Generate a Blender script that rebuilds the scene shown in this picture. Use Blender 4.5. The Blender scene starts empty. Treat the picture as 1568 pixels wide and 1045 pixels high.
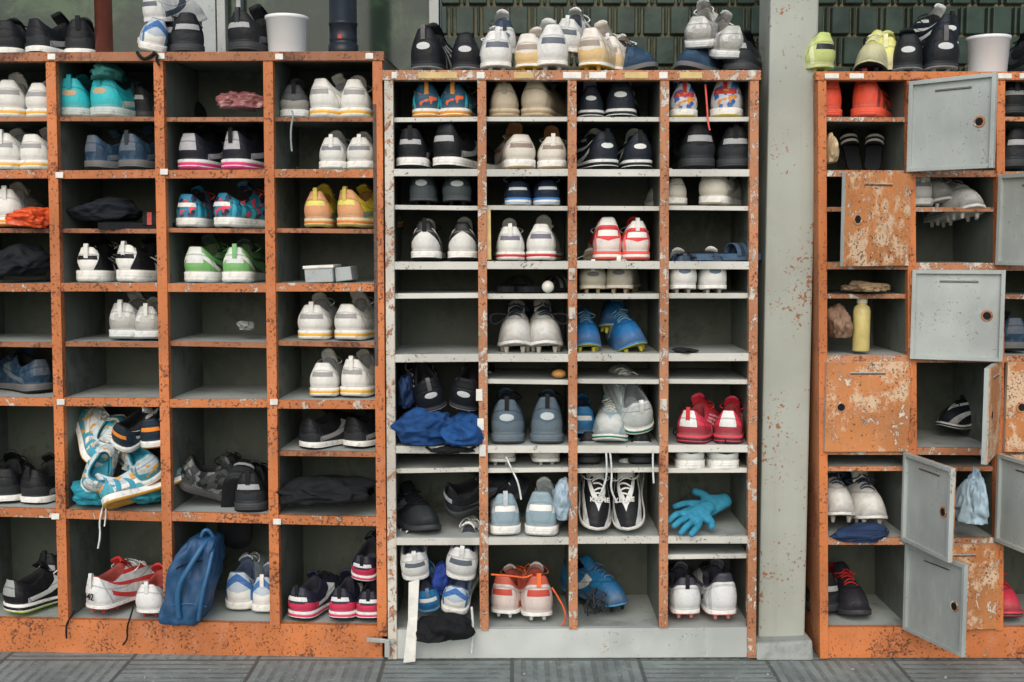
import bpy, bmesh, math, random
from mathutils import Vector, Matrix, Euler, noise
random.seed(7)
rad=math.radians
# ------------------------------------------------------------------ camera
F=1750.0; TH=rad(4.9); CAM=Vector((0,-3.5,1.308))
fw=Vector((0,math.cos(TH),-math.sin(TH))); upv=Vector((0,math.sin(TH),math.cos(TH)))
sc=bpy.context.scene
cd=bpy.data.cameras.new("camera"); cam=bpy.data.objects.new("camera",cd); sc.collection.objects.link(cam)
cam.location=CAM; cam.rotation_euler=(math.pi/2-TH,0,0); cd.lens=36*F/1568; cd.sensor_width=36; cd.clip_end=2000; cd.clip_start=.05
sc.camera=cam
sc.view_settings.view_transform='Standard'
# survey planes: origin, depth direction
aL=rad(2.6)
PL={'C':(Vector((0,0,0)),Vector((0,1,0))),
    'L':(Vector((-.39,.012,0)),Vector((math.sin(aL),math.cos(aL),0))),
    'R':(Vector((0,0,0)),Vector((0,1,0)))}
def bp(px,py,rk='C',d=0.0):
    O,n=PL[rk]; r=fw*F+Vector((1,0,0))*(px-784)+upv*(522.5-py)
    t=((O+n*d-CAM).dot(n))/r.dot(n); return CAM+r*t
# ------------------------------------------------------------------ node helpers
class NT:
    def __init__(s,name):
        s.m=bpy.data.materials.new(name); s.m.use_nodes=True; s.t=s.m.node_tree; s.n=s.t.nodes; s.l=s.t.links
        s.b=s.n['Principled BSDF']
    def new(s,ty,**k):
        x=s.n.new(ty)
        for a,b in k.items(): setattr(x,a,b)
        return x
    def put(s,sock,v):
        if hasattr(v,'is_output'): s.l.new(v,sock)
        elif isinstance(v,(tuple,list)): sock.default_value=tuple(v)+((1,) if len(v)==3 and len(sock.default_value)==4 else ())
        else: sock.default_value=v
    def M(s,op,a,b=0.0,c=0.0):
        x=s.new('ShaderNodeMath',operation=op); s.put(x.inputs[0],a); s.put(x.inputs[1],b)
        if op in('COMPARE','MULTIPLY_ADD','SMOOTH_MIN'): s.put(x.inputs[2],c)
        return x.outputs[0]
    def mix(s,f,a,b,mode='MIX'):
        x=s.new('ShaderNodeMix',data_type='RGBA',blend_type=mode); s.put(x.inputs[0],f); s.put(x.inputs[6],a); s.put(x.inputs[7],b); return x.outputs[2]
    def noise(s,vec,scale,detail=5,rough=.6,dist=0):
        x=s.new('ShaderNodeTexNoise'); s.put(x.inputs['Vector'],vec); x.inputs['Scale'].default_value=scale; x.inputs['Detail'].default_value=min(detail,6)
        x.inputs['Roughness'].default_value=rough; x.inputs['Distortion'].default_value=dist; return x.outputs['Fac']
    def thr(s,v,a,b):
        x=s.new('ShaderNodeMapRange'); x.interpolation_type='SMOOTHSTEP'; s.put(x.inputs[0],v); x.inputs[1].default_value=a; x.inputs[2].default_value=b; return x.outputs[0]
    def obj(s): return s.new('ShaderNodeTexCoord').outputs['Object']
    def uv(s):
        x=s.new('ShaderNodeSeparateXYZ'); s.l.new(s.new('ShaderNodeTexCoord').outputs['UV'],x.inputs[0]); return x.outputs[0],x.outputs[1]
    def mapv(s,vec,scale):
        x=s.new('ShaderNodeMapping'); s.l.new(vec,x.inputs[0]); x.inputs['Scale'].default_value=scale; return x.outputs[0]
    def bump(s,h,strength=.3,dist=.002):
        x=s.new('ShaderNodeBump'); s.put(x.inputs['Height'],h); x.inputs['Strength'].default_value=strength; x.inputs['Distance'].default_value=dist
        s.l.new(x.outputs[0],s.b.inputs['Normal'])
    def out(s,col,rough=.6,metal=0,spec=.5):
        s.put(s.b.inputs['Base Color'],col); s.put(s.b.inputs['Roughness'],rough); s.b.inputs['Metallic'].default_value=metal; s.b.inputs['Specular IOR Level'].default_value=spec; return s.m
def rustmat(name,base,rust,chip,ra,ca,scale=1.0,dark=(.045,.02,.01),rough=.65,speck=.62,pale=None):
    k=NT(name); o=k.obj()
    n1=k.noise(o,7*scale,6,.72,.4); n2=k.noise(k.mapv(o,(1,1,.6)),38*scale,5,.7); n3=k.noise(k.mapv(o,(1.3,1,1)),19*scale,6,.78,.6); n4=k.noise(o,120,3,.65)
    var=k.noise(o,2.4,3); palen=k.noise(k.mapv(o,(1,1,.35)),30,4,.7)  # second noise, stretched vertically, drives pale patches in the paint
    c=k.mix(k.thr(var,.32,.68),base,tuple(x*.66 for x in base))
    c=k.mix(k.M('MULTIPLY',k.thr(palen,.48,.8),.40),c,pale or tuple(min(1,x*.7+.14) for x in base))
    mr=k.thr(k.M('MULTIPLY_ADD',n2,.35,k.M('MULTIPLY',n1,.65)),ra,ra+.08)
    c=k.mix(mr,c,rust)
    e=k.M('MULTIPLY_ADD',n1,-.35,n3)
    me=k.thr(k.M('ABSOLUTE',k.M('SUBTRACT',e,ca)),.018,.0); c=k.mix(k.M('MULTIPLY',me,.75),c,dark)
    mc=k.thr(e,ca,ca+.03)
    c=k.mix(mc,c,k.mix(k.thr(n2,.4,.6),chip,tuple(x*.7 for x in chip)))
    ms=k.thr(k.M('MULTIPLY_ADD',n1,.38,k.M('MULTIPLY',n4,.72)),speck,speck+.03); c=k.mix(k.M('MULTIPLY',ms,.8),c,dark)
    k.bump(k.M('ADD',k.M('MULTIPLY',mc,-.6),k.M('ADD',n2,k.M('MULTIPLY',ms,-.8))),.6,.0018)
    return k.out(c,rough)
def dirtmat(name,base,dirt,scale=6,lo=.45,hi=.75,rough=.7,bs=.15):
    k=NT(name); o=k.obj(); n=k.noise(o,scale,6,.65,.3); n2=k.noise(o,scale*9,4)
    c=k.mix(k.thr(n,lo,hi),base,dirt); c=k.mix(k.thr(n2,.62,.75),c,tuple(x*.6 for x in dirt))
    k.bump(n2,bs,.001); return k.out(c,rough)
def plain(name,col,rough=.6,sc_=30,var=.25,bs=.2,metal=0):
    k=NT(name); n=k.noise(k.obj(),sc_,4); c=k.mix(k.thr(n,.3,.75),col,tuple(x*(1-var) for x in col)); k.bump(n,bs,.001); return k.out(c,rough,metal,.3 if max(col)<.1 else .5)
OR=(.60,.19,.055)
m_oL=rustmat('rust_paint_orange',OR,(.27,.08,.028),(.60,.46,.33),.55,.49,speck=.615)
m_oLh=rustmat('rust_paint_orange_chipped',(.55,.18,.055),(.25,.075,.03),(.62,.53,.43),.55,.405,speck=.61)
m_oMid=rustmat('rust_thin_shelf',(.38,.15,.065),(.17,.06,.03),(.45,.37,.28),.50,.47)
m_oC=rustmat('rust_paint_upright',(.52,.22,.10),(.30,.10,.04),(.62,.58,.50),.54,.375,1.3,speck=.62)
m_wC=rustmat('cream_upright_rusted',(.62,.59,.51),(.38,.15,.055),(.40,.15,.055),.53,.40,1.2,speck=.64)
m_gC=rustmat('grey_shelf_lip',(.62,.62,.56),(.52,.49,.42),(.38,.2,.1),.60,.54,1,speck=.66)
m_gK=rustmat('grey_kick_panel',(.52,.56,.54),(.45,.47,.43),(.36,.28,.2),.60,.60,.8,speck=.69,dark=(.2,.15,.1))
m_door=rustmat('rust_door_face',(.54,.21,.065),(.60,.43,.28),(.64,.54,.43),.49,.42,.9,speck=.63)
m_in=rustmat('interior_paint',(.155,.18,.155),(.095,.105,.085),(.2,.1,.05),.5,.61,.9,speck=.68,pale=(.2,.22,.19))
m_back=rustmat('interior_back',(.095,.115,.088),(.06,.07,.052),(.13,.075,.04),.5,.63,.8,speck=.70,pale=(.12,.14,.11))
m_top=dirtmat('shelf_dust',(.36,.40,.38),(.22,.235,.22),7)
m_side=rustmat('side_panel_orange',(.48,.19,.08),(.3,.11,.05),(.4,.36,.3),.5,.5)
m_gdoor=rustmat('door_inner_grey',(.42,.47,.45),(.36,.39,.37),(.34,.17,.08),.58,.59,.8,dark=(.2,.11,.06),rough=.5,speck=.675,pale=(.48,.51,.48))
m_dark=plain('hole_shade_black',(.008,.009,.009),.9)  # near-black for a raised disc, painting the shade of the handle hole
m_brn=rustmat('dark_brown_upright',(.07,.055,.05),(.12,.06,.035),(.22,.12,.07),.5,.5)
m_lab=plain('label_white',(.78,.77,.71),.5); m_laby=plain('label_yellow',(.62,.45,.19),.5)
# ------------------------------------------------------------------ mesh builder
class MB:
    def __init__(s): s.v=[];s.f=[];s.m=[];s.mats=[]
    def mi(s,m):
        if m not in s.mats: s.mats.append(m)
        return s.mats.index(m)
    def hexa(s,c4,dv,m,mtop=None):
        b=len(s.v); s.v+= [tuple(c) for c in c4]+[tuple(c+dv) for c in c4]
        fs=[(0,1,2,3),(4,7,6,5),(0,4,5,1),(1,5,6,2),(2,6,7,3),(3,7,4,0)]
        for i,f in enumerate(fs):
            s.f.append(tuple(b+x for x in f)); s.m.append(s.mi(mtop if (mtop and i==2) else m))
    def quadpx(s,rk,p4,d0,d1,m,mtop=None):
        n=PL[rk][1]; c=[bp(x,y,rk)+n*d0 for x,y in p4]; s.hexa(c,n*(d1-d0),m,mtop)
    def build(s,name,bevel=0,smooth=False,parent=None):
        me=bpy.data.meshes.new(name); me.from_pydata(s.v,[],s.f)
        for m in s.mats: me.materials.append(m)
        for p,i in zip(me.polygons,s.m): p.material_index=i; p.use_smooth=smooth
        bm=bmesh.new(); bm.from_mesh(me); bmesh.ops.recalc_face_normals(bm,faces=bm.faces); bm.to_mesh(me); bm.free()
        ob=bpy.data.objects.new(name,me); sc.collection.objects.link(ob)
        if bevel:
            mo=ob.modifiers.new('bevel','BEVEL'); mo.width=bevel; mo.segments=2; mo.limit_method='ANGLE'
        if parent: ob.parent=parent
        return ob
DEP=.36
def lerp(a,b,t): return a+(b-a)*t
# ------------------------------------------------------------------ racks
def xat(V,y): return lerp(V[0],V[1],(y-V[2])/(V[3]-V[2]))
def rack(name,rk,V,w,shelves,mids,top,base,mv,mh,mm,mbase):
    b=MB(); n=PL[rk][1]
    for i,u in enumerate(V):
        mat=mv[i]; yt,yb=u[2],u[3]; h=w/2
        b.quadpx(rk,[(u[0]-h,yt),(u[0]+h,yt),(u[1]+h,yb),(u[1]-h,yb)],0,.026,mat)
        hh=h*.72
        if i==0 or i==len(V)-1:
            xa,xb=((u[0]-h*.9,u[0]+h*.1),(u[1]-h*.9,u[1]+h*.1)) if i==0 else ((u[0]-h*.1,u[0]+h*.9),(u[1]-h*.1,u[1]+h*.9))
            b.quadpx(rk,[(xa[0],yt),(xa[1],yt),(xb[1],yb),(xb[0],yb)],.026,DEP,m_in if not(rk=='R') else m_side)
        else:
            b.quadpx(rk,[(u[0]-hh,yt),(u[0]+hh,yt),(u[1]+hh,yb),(u[1]-hh,yb)],.026,DEP,m_in)
    L=V[0];R=V[-1]
    t0,t1,th=top
    b.quadpx(rk,[(L[0]-w/2-3,t0),(R[0]+w/2+3,t1),(R[0]+w/2+3,t1+th),(L[0]-w/2-3,t0+th)],-.004,.03,mm if rk!='C' else m_oC)
    b.quadpx(rk,[(L[0]-w/2,t0+1),(R[0]+w/2,t1+1),(R[0]+w/2,t1+4),(L[0]-w/2,t0+4)],.03,DEP+.004,m_in,m_top)
    b.quadpx(rk,[(L[0]-w*.3,t0+2),(R[0]+w*.3,t1+2),(R[1]+w*.3,base[3]),(L[1]-w*.3,base[2])],DEP-.006,DEP,m_back)
    for (c,yl,yr,th) in shelves:
        cols=range(len(V)-1) if c is None else c
        for ci in cols:
            A,B=V[ci],V[ci+1]
            xa=xat(A,yl); xb=xat(B,yr)
            tl=(xa-xat(V[0],yl))/(xat(V[-1],yr)-xat(V[0],yl)); tr=(xb-xat(V[0],yl))/(xat(V[-1],yr)-xat(V[0],yl))
            ya=lerp(yl,yr,tl)+random.uniform(-.9,.9); yb=lerp(yl,yr,tr)+random.uniform(-.9,.9)
            b.quadpx(rk,[(xa,ya-th/2),(xb,yb-th/2),(xb,yb+th/2),(xa,ya+th/2)],.003,.018,mh)
            b.quadpx(rk,[(xa,ya-th/2+.5),(xb,yb-th/2+.5),(xb,yb-th/2+2),(xa,ya-th/2+2)],.018,DEP-.006,m_in,m_top)
    for (cols,yl,yr,th,rec) in mids:
        for ci in cols:
            A,B=V[ci],V[ci+1]; xa=xat(A,yl)+3; xb=xat(B,yr)-3; j1,j2=random.uniform(-.8,.8),random.uniform(-.8,.8)
            b.quadpx(rk,[(xa,yl-th/2+j1),(xb,yr-th/2+j2),(xb,yr+th/2+j2),(xa,yl+th/2+j1)],rec,rec+.012,mm if rk=='L' else mh)
            b.quadpx(rk,[(xa,yl-th/2+.5+j1),(xb,yr-th/2+.5+j2),(xb,yr-th/2+2+j2),(xa,yl-th/2+2+j1)],rec+.012,DEP-.006,m_in,m_top)
    f0,f1,k0,k1=base
    b.quadpx(rk,[(L[1],f0),(R[1],f1),(R[1],k1),(L[1],k0)],.006,.03,mbase)
    b.quadpx(rk,[(L[1],f0+.7),(R[1],f1+.7),(R[1],f1+3),(L[1],f0+3)],.03,DEP-.006,m_top)
    return b
VL=[(-92,-62,86,958),(77,97,86,958),(242,258,86,958),(410,421,86,962),(577.5,585,84,975)]
b=rack('shoe_rack','L',VL,15,[(None,268,266,13),(None,441,441,13),(None,614,621,13),(None,784,800,14)],
   [((0,1,2,3),182,182,7,.02),((0,1,2,3),353,354,7,.02),((0,1,2,3),527,530,8,.02),((3,),697,698,8,.02)],(81,79,14),(947,960,1000,1011),[m_oL]*5,m_oLh,m_oMid,m_oL)
b.quadpx('L',[(571,160),(576,160),(579,560),(574,560)],-.003,.0,m_brn)
for x,y in [(80,87),(247,86),(428,87),(566,86),(252,263),(92,268),(420,615),(94,615),(425,798),(86,790)]:
    b.quadpx('L',[(x-6,y-4),(x+6,y-4),(x+6,y+5),(x-6,y+5)],-.0065,-.0045,m_lab)
rackL=b.build('shoe_rack',.0015)
VC=[(595,601,110,1010),(737.5,741.5,112,966),(876,878,112,964),(1018,1016,112,962),(1155.5,1151,110,1008)]
b=rack('shoe_rack','C',VC,13.5,[(None,264,265,11),(None,406.5,406,12),(None,549,548,12),(None,690,688,11),(None,830,827,11)],
   [((0,1,2,3),182,182,7,.02),((0,1,2,3),318,319,7,.02),((0,1,2,3),454,454,8,.02),((1,2,3),586,587,7,.02),((0,1,2,3),724,722,7,.02),((3,),856,855,7,.02)],
   (108,108,15),(966,962,1010,1008),[m_wC,m_oC,m_oC,m_oC,m_oC],m_gC,m_gC,m_gK)
for x0,x1,mm_ in [(787,817,m_laby),(862,890,m_lab),(902,928,m_lab),(956,992,m_laby),(1009,1022,m_lab),(600,608,m_lab),(1040,1075,m_laby),(640,700,m_laby),(730,742,m_lab)]:
    b.quadpx('C',[(x0,111),(x1,111),(x1,121),(x0,121)],-.0065,-.0045,mm_)
for x,y in [(734,605),(736,650),(739,690),(878,630),(876,480),(876,420),(1016,620)]:
    b.quadpx('C',[(x-5,y-9),(x+5,y-9),(x+5,y+9),(x-5,y+9)],-.004,-.001,m_lab if x<760 else m_wC)
rackC=b.build('shoe_rack.001',.0015)
VR=[(1259,1262,110,1009),(1395,1399,112,966),(1533,1530,112,966),(1670,1668,112,966),(1806,1804,110,1009)]
b=rack('locker_cabinet','R',VR,13,[(None,266,268,10),(None,408,410,11),(None,550,551,11),(None,692,692,11),(None,829,829,11)],
   [((0,2,3),182,183,7,.02),((0,1,2,3),320,320,7,.02),((0,2),455,455,7,.02),((0,1),720,720,7,.02)],(110,110,13),(962,962,1009,1009),[m_oL]*5,m_oC,m_oL,m_oL)
for x0 in (1262,1300,1526,1560): b.quadpx('R',[(x0,113),(x0+22,113),(x0+22,121),(x0,121)],-.0065,-.0045,m_lab)
rackR=b.build('locker_cabinet',.0015)
def door(px,yt,yb,phi,W=.262):
    phi=rad(phi); u=Vector((-math.cos(phi),-math.sin(phi),0)); o=Vector((math.sin(phi),-math.cos(phi),0)); Z=Vector((0,0,1))
    T=bp(px,yt,'R'); B=bp(px,yb,'R'); h=T.z-B.z; H0=Vector((B.x,-.006,B.z))
    D=MB()
    def box(x0,x1,z0,z1,o0,o1,m):
        c=[H0+u*x0+Z*z1+o*o0,H0+u*x1+Z*z1+o*o0,H0+u*x1+Z*z0+o*o0,H0+u*x0+Z*z0+o*o0]; D.hexa(c,o*(o1-o0),m)
    box(0,W,0,h,.0,.003,m_door)
    box(.004,W-.004,.004,h-.004,-.003,-.0005,m_gdoor)
    for a in [(0,.012,0,h),(W-.012,W,0,h),(.012,W-.012,0,.012),(.012,W-.012,h-.012,h)]: box(*a,-.014,-.0002,m_gdoor)
    for i in range(2): box(W*.3,W*.72,h*.88-i*.005,h*.88-i*.005+.0028,-.006,.0055,m_brn if i else m_gdoor)
    for z in (.12,.82): box(-.006,.004,h*z,h*z+.03,-.005,.007,m_oL)
    cx,cz=W*.82,h*.5
    for r0,o0,o1,m in ((.017,-.006,.006,m_oC),(.0115,-.0072,.0072,m_dark)):
        N=20; bs=len(D.v)
        for oo in (o0,o1):
            for k in range(N):
                a=2*math.pi*k/N; D.v.append(tuple(H0+u*(cx+r0*math.cos(a))+Z*(cz+r0*math.sin(a))+o*oo))
        D.f.append(tuple(bs+k for k in range(N))); D.m.append(D.mi(m)); D.f.append(tuple(bs+N+k for k in range(N))); D.m.append(D.mi(m))
        for k in range(N): D.f.append((bs+k,bs+(k+1)%N,bs+N+(k+1)%N,bs+N+k)); D.m.append(D.mi(m))
    D.build('door',.001,parent=rackR)
for a in [(1390,126,264,134),(1390,267,407,27),(1392,413,549,161),(1390,554,691,1.5),(1384,692,826,101),(1386,830,962,110),
          (1527,268,406,118),(1527,552,690,60),(1527,694,828,102),(1525,832,962,4,),(1664,554,691,2),(1664,694,828,8)]:
    door(*a)
# ------------------------------------------------------------------ setting
def box(name,x0,x1,y0,y1,z0,z1,m,bevel=0,parent=None):
    b=MB(); b.hexa([Vector((x0,y0,z1)),Vector((x1,y0,z1)),Vector((x1,y0,z0)),Vector((x0,y0,z0))],Vector((0,y1-y0,0)),m); return b.build(name,bevel,parent=parent)
k=NT('paving'); o=k.obj()
sx=k.new('ShaderNodeSeparateXYZ'); k.l.new(o,sx.inputs[0]); X,Y=sx.outputs[0],sx.outputs[1]
ts=.4
fx=k.M('FRACT',k.M('DIVIDE',X,ts)); fy=k.M('FRACT',k.M('DIVIDE',Y,ts))
chk=k.M('MODULO',k.M('ADD',k.M('FLOOR',k.M('DIVIDE',X,ts)),k.M('ADD',k.M('FLOOR',k.M('DIVIDE',Y,ts)),400)),2)
rib=lambda c: k.thr(k.M('ABSOLUTE',k.M('SUBTRACT',k.M('FRACT',k.M('DIVIDE',c,ts/11)),.5)),.25,.36)
rx=rib(X); ry=rib(Y)
ribs=k.M('ADD',k.M('MULTIPLY',rx,chk),k.M('MULTIPLY',ry,k.M('SUBTRACT',1,chk)))
jx=k.thr(k.M('ABSOLUTE',k.M('SUBTRACT',fx,.5)),.482,.49); jy=k.thr(k.M('ABSOLUTE',k.M('SUBTRACT',fy,.5)),.482,.49); j=k.M('MAXIMUM',jx,jy)
n=k.noise(o,5,6,.75); n2=k.noise(o,60,4); wn=k.thr(k.noise(o,11,5,.7),.34,.58)
c=k.mix(k.thr(n,.3,.7),(.25,.295,.285),(.14,.17,.165)); c=k.mix(k.M('MULTIPLY',k.M('MULTIPLY',ribs,.6),wn),c,(.09,.105,.10)); c=k.mix(k.M('MULTIPLY',j,.8),c,(.06,.068,.06)); c=k.mix(k.thr(n2,.60,.72),c,(.33,.37,.35))
k.bump(k.M('SUBTRACT',k.M('MULTIPLY',n2,.4),k.M('MAXIMUM',k.M('MULTIPLY',ribs,wn),j)),.6,.004); m_gr=k.out(c,.75)
b=MB(); b.v=[(-300,-300,0),(300,-300,0),(300,300,0),(-300,300,0)]; b.f=[(0,1,2,3)]; b.m=[b.mi(m_gr)]; b.build('ground')
m_con=dirtmat('concrete_wall',(.3,.3,.27),(.2,.2,.18),3)
WY=.62
box('concrete_wall',-6,6,WY+.05,WY+.3,0,1.62,m_con)
k=NT('green_glass_block'); o=k.obj(); n=k.noise(o,9,4); c=k.mix(k.thr(n,.35,.7),(.016,.034,.026),(.035,.06,.045)); k.bump(k.noise(o,25,2),.3,.004); m_blk=k.out(c,.3,0,.22)
m_mort=dirtmat('mortar_strip',(.24,.23,.145),(.10,.10,.065),12)
xw0=bp(674,50,'C',WY).x
b=MB()
b.hexa([Vector((xw0,WY+.03,3.2)),Vector((6,WY+.03,3.2)),Vector((6,WY+.03,1.6)),Vector((xw0,WY+.03,1.6))],Vector((0,.1,0)),m_mort)
bw,bh=.075,.105; row=0; z=1.62
while z<2.6:
    x=xw0+(.0 if row%2 else -.045)
    i=0
    while x<3.2:
        ww=bw if i%2==0 else .020
        x0=max(x+.005,xw0+.002); x1=x+ww-.005
        if x1>x0+.003:
            b.hexa([Vector((x0,WY,z+bh-.005)),Vector((x1,WY,z+bh-.005)),Vector((x1,WY,z+.005)),Vector((x0,WY,z+.005))],Vector((0,.04,0)),m_blk)
        x+=ww; i+=1
    z+=bh; row+=1
b.build('glass_block_wall',.004)
win=bpy.data.objects.new('window',None); sc.collection.objects.link(win)
k=NT('window_glass'); o=k.obj(); n=k.noise(o,5,6,.7,.5); c=k.mix(k.thr(n,.42,.68),(.022,.036,.027),(.06,.10,.05)); m_glass=k.out(c,.1,0,.25)  # lighter green noise patches paint a foliage reflection into the glass colour
m_al=dirtmat('aluminium_frame',(.36,.38,.36),(.22,.24,.23),8,rough=.4)
m_curt=dirtmat('curtain',(.42,.46,.45),(.3,.33,.33),4)
box('glass',-6,xw0-.002,WY+.05,WY+.06,1.62,3.2,m_glass,parent=win)
def wx(px): return bp(px,40,'C',WY).x
for i,(a,c_,m) in enumerate([(293,330,m_curt),(332,345,m_al),(362,369,m_al),(657,672,m_al),(-420,-400,m_al)]):
    box('post',wx(a),wx(c_),WY+.0,WY+.048,1.63,3.2,m,.002,parent=win)
box('sill',-6,xw0-.001,WY-.02,WY+.048,1.60,1.66,m_al,.002,parent=win)
# column, paint with pinpoint rust blooms
k=NT('column_paint'); o=k.obj(); n=k.noise(o,3,6,.6); c=k.mix(k.thr(n,.3,.7),(.37,.40,.355),(.30,.32,.28))
big=k.noise(o,4.5,3,.6); sp=k.noise(o,55,3,.55); sp2=k.noise(o,110,2)
sv=k.M('ADD',k.M('MULTIPLY',big,.45),k.M('MULTIPLY',sp,.62))
mk=k.thr(sv,.655,.675); mk2=k.thr(k.M('ADD',k.M('MULTIPLY',big,.4),k.M('MULTIPLY',sp2,.68)),.675,.69); halo=k.thr(sv,.60,.66)
c=k.mix(k.M('MULTIPLY',halo,.3),c,(.38,.28,.19)); c=k.mix(mk,c,(.27,.11,.05)); c=k.mix(k.M('MULTIPLY',mk2,.8),c,(.22,.1,.05))
st=k.noise(k.mapv(o,(14,14,.6)),1.5,4); c=k.mix(k.M('MULTIPLY',k.thr(st,.5,.75),.3),c,(.25,.23,.18))
k.bump(k.M('ADD',mk,k.M('MULTIPLY',n,.4)),.5,.0015); m_col=k.out(c,.55)
b=MB(); xa=bp(1166,500,'C',.10).x; xb=bp(1238,500,'C',.10).x
b.hexa([Vector((xa,.06,3.2)),Vector((xb,.06,3.2)),Vector((xb,.06,.05)),Vector((xa,.06,.05))],Vector((0,.16,0)),m_col)
b.build('steel_column',.006)
xa2,xb2=xa-.02,xb+.012
m_conc=dirtmat('concrete_plinth',(.28,.31,.295),(.17,.19,.175),14,bs=.8)
b=MB(); b.hexa([Vector((xa2,.01,.05)),Vector((xb2,.01,.06)),Vector((xb2,-.01,0.0)),Vector((xa2,-.01,0.0))],Vector((0,.3,0)),m_conc); b.build('concrete_plinth',.008)
# ------------------------------------------------------------------ shoes
W_=(.80,.80,.75);W2=(.68,.71,.69);K=(.008,.009,.011);DG=(.035,.042,.048);NV=(.018,.04,.085);GY=(.3,.33,.34);TAN=(.5,.4,.27);OG=(.8,.35,.05)
TL=(.01,.34,.40);YL=(.72,.6,.12);RD=(.6,.03,.03);CO=(.75,.11,.08);PK=(.7,.05,.2);BL=(.02,.12,.35);LB=(.2,.42,.56);GN=(.2,.52,.2);LG=(.55,.8,.12)
_mc={}
def cn(c): return tuple(round(x,3) for x in c)
def upper_mat(up,st,rough):
    key=('u',cn(up),tuple((s,cn(c)) for s,c in st),rough)
    if key in _mc: return _mc[key]
    k=NT('shoe_upper'); u,v=k.uv(); o=k.obj()
    col=k.mix(k.thr(k.noise(o,22,4),.3,.7),up,tuple(x*.82 for x in up)); hsum=0.0
    LT=lambda a,b:k.M('LESS_THAN',a,b); GT=lambda a,b:k.M('GREATER_THAN',a,b); MU=lambda a,b:k.M('MULTIPLY',a,b)
    for s,c in st:
        if s=='3s': m=MU(MU(MU(GT(u,.36),LT(u,.66)),LT(k.M('FRACT',k.M('MULTIPLY',k.M('MULTIPLY_ADD',v,.1,k.M('SUBTRACT',u,.36)),10)),.5)),LT(v,.85))
        elif s=='bars': m=MU(MU(MU(GT(u,.13),LT(u,.46)),LT(k.M('FRACT',k.M('MULTIPLY_ADD',v,-.55,k.M('MULTIPLY',u,8.5))),.42)),LT(v,.8))
        elif s=='sw':
            cc=k.M('MULTIPLY_ADD',u,1.1,-.1); m=MU(MU(GT(u,.22),LT(u,.72)),LT(k.M('ABSOLUTE',k.M('SUBTRACT',v,cc)),.13))
        elif s=='heel': m=LT(k.M('MULTIPLY_ADD',v,.10,u),.25)
        elif s=='heellow': m=MU(LT(u,.3),LT(v,.42))
        elif s=='heelv': m=MU(LT(u,.34),LT(k.M('ABSOLUTE',k.M('SUBTRACT',k.M('MULTIPLY_ADD',u,-2.2,.85),v)),.13))
        elif s=='heelbar': m=MU(LT(u,.12),LT(k.M('ABSOLUTE',k.M('SUBTRACT',v,.55)),.09))
        elif s=='dot': m=LT(k.M('ADD',k.M('POWER',k.M('MULTIPLY',u,11),2.0),k.M('POWER',k.M('MULTIPLY',k.M('SUBTRACT',v,.5),6.5),2.0)),.45)
        elif s=='tab': m=MU(LT(u,.09),GT(v,.35))
        elif s=='tri': m=LT(k.M('MULTIPLY_ADD',v,-.14,u),.06)
        elif s=='top': m=GT(v,.78)
        elif s=='low': m=LT(v,k.M('MULTIPLY_ADD',k.M('SINE',k.M('MULTIPLY',u,9)),.1,.32))
        elif s=='toe': m=GT(k.M('MULTIPLY_ADD',v,-.25,u),.76)
        elif s=='side': m=MU(GT(u,.26),LT(k.M('ABSOLUTE',k.M('SUBTRACT',k.M('FRACT',k.M('MULTIPLY',k.M('ADD',u,k.M('MULTIPLY',v,.5)),3)),.5)),.17))
        elif s=='multi': m=k.thr(k.noise(o,28,1),.52,.54)
        elif s=='multi2': m=k.thr(k.noise(o,45,1),.57,.59)
        else: m=0.0
        col=k.mix(m,col,c); hsum=k.M('ADD',hsum,m) if hasattr(m,'is_output') else hsum
    lum=max(up); dc=(.20,.18,.145) if lum>.3 else tuple(min(.16,x*1.5+.012) for x in up)
    d=k.M('MULTIPLY',k.thr(k.noise(o,34,6,.7),.5,.75),.35)
    col=k.mix(d,col,dc)
    seam=k.M('MULTIPLY',k.thr(k.M('ABSOLUTE',k.M('SUBTRACT',k.M('MULTIPLY_ADD',v,.10,u),.26)),.0,.014),k.thr(k.M('ABSOLUTE',k.M('SUBTRACT',k.M('MULTIPLY_ADD',u,.3,v),.70)),.0,.05))
    wr=k.noise(k.mapv(o,(1,2.5,1)),26,4); weave=k.noise(o,260,2)
    col=k.mix(k.M('MULTIPLY',k.M('SUBTRACT',1,seam),.5),col,tuple(x*.3 for x in up))
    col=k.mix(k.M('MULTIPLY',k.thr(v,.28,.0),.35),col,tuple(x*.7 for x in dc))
    k.bump(k.M('ADD',k.M('ADD',k.M('MULTIPLY',hsum,.5),k.M('MULTIPLY',seam,.5)),k.M('MULTIPLY_ADD',weave,.4,k.M('MULTIPLY',wr,1.8))),.7,.003)
    _mc[key]=k.out(col,rough,0,.5 if lum>.3 else .28); return _mc[key]
def sole_mat(so,line):
    key=('s',cn(so),line and cn(line))
    if key in _mc: return _mc[key]
    k=NT('shoe_midsole'); u,v=k.uv(); o=k.obj(); col=k.mix(k.thr(k.noise(o,30,5),.35,.7),so,tuple(x*.82 for x in so))
    if line: col=k.mix(k.M('LESS_THAN',k.M('ABSOLUTE',k.M('SUBTRACT',v,.52)),.15),col,line)
    if max(so)>.3: col=k.mix(k.M('MULTIPLY',k.thr(k.noise(o,60,5),.52,.7),.4),col,(.17,.15,.11))
    k.bump(k.M('SINE',k.M('MULTIPLY',v,26)),.3,.001)
    col=k.mix(k.M('MULTIPLY',k.thr(v,.94,1.0),.6),col,tuple(x*.25 for x in so))
    _mc[key]=k.out(col,.6,0,.4); return _mc[key]
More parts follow.
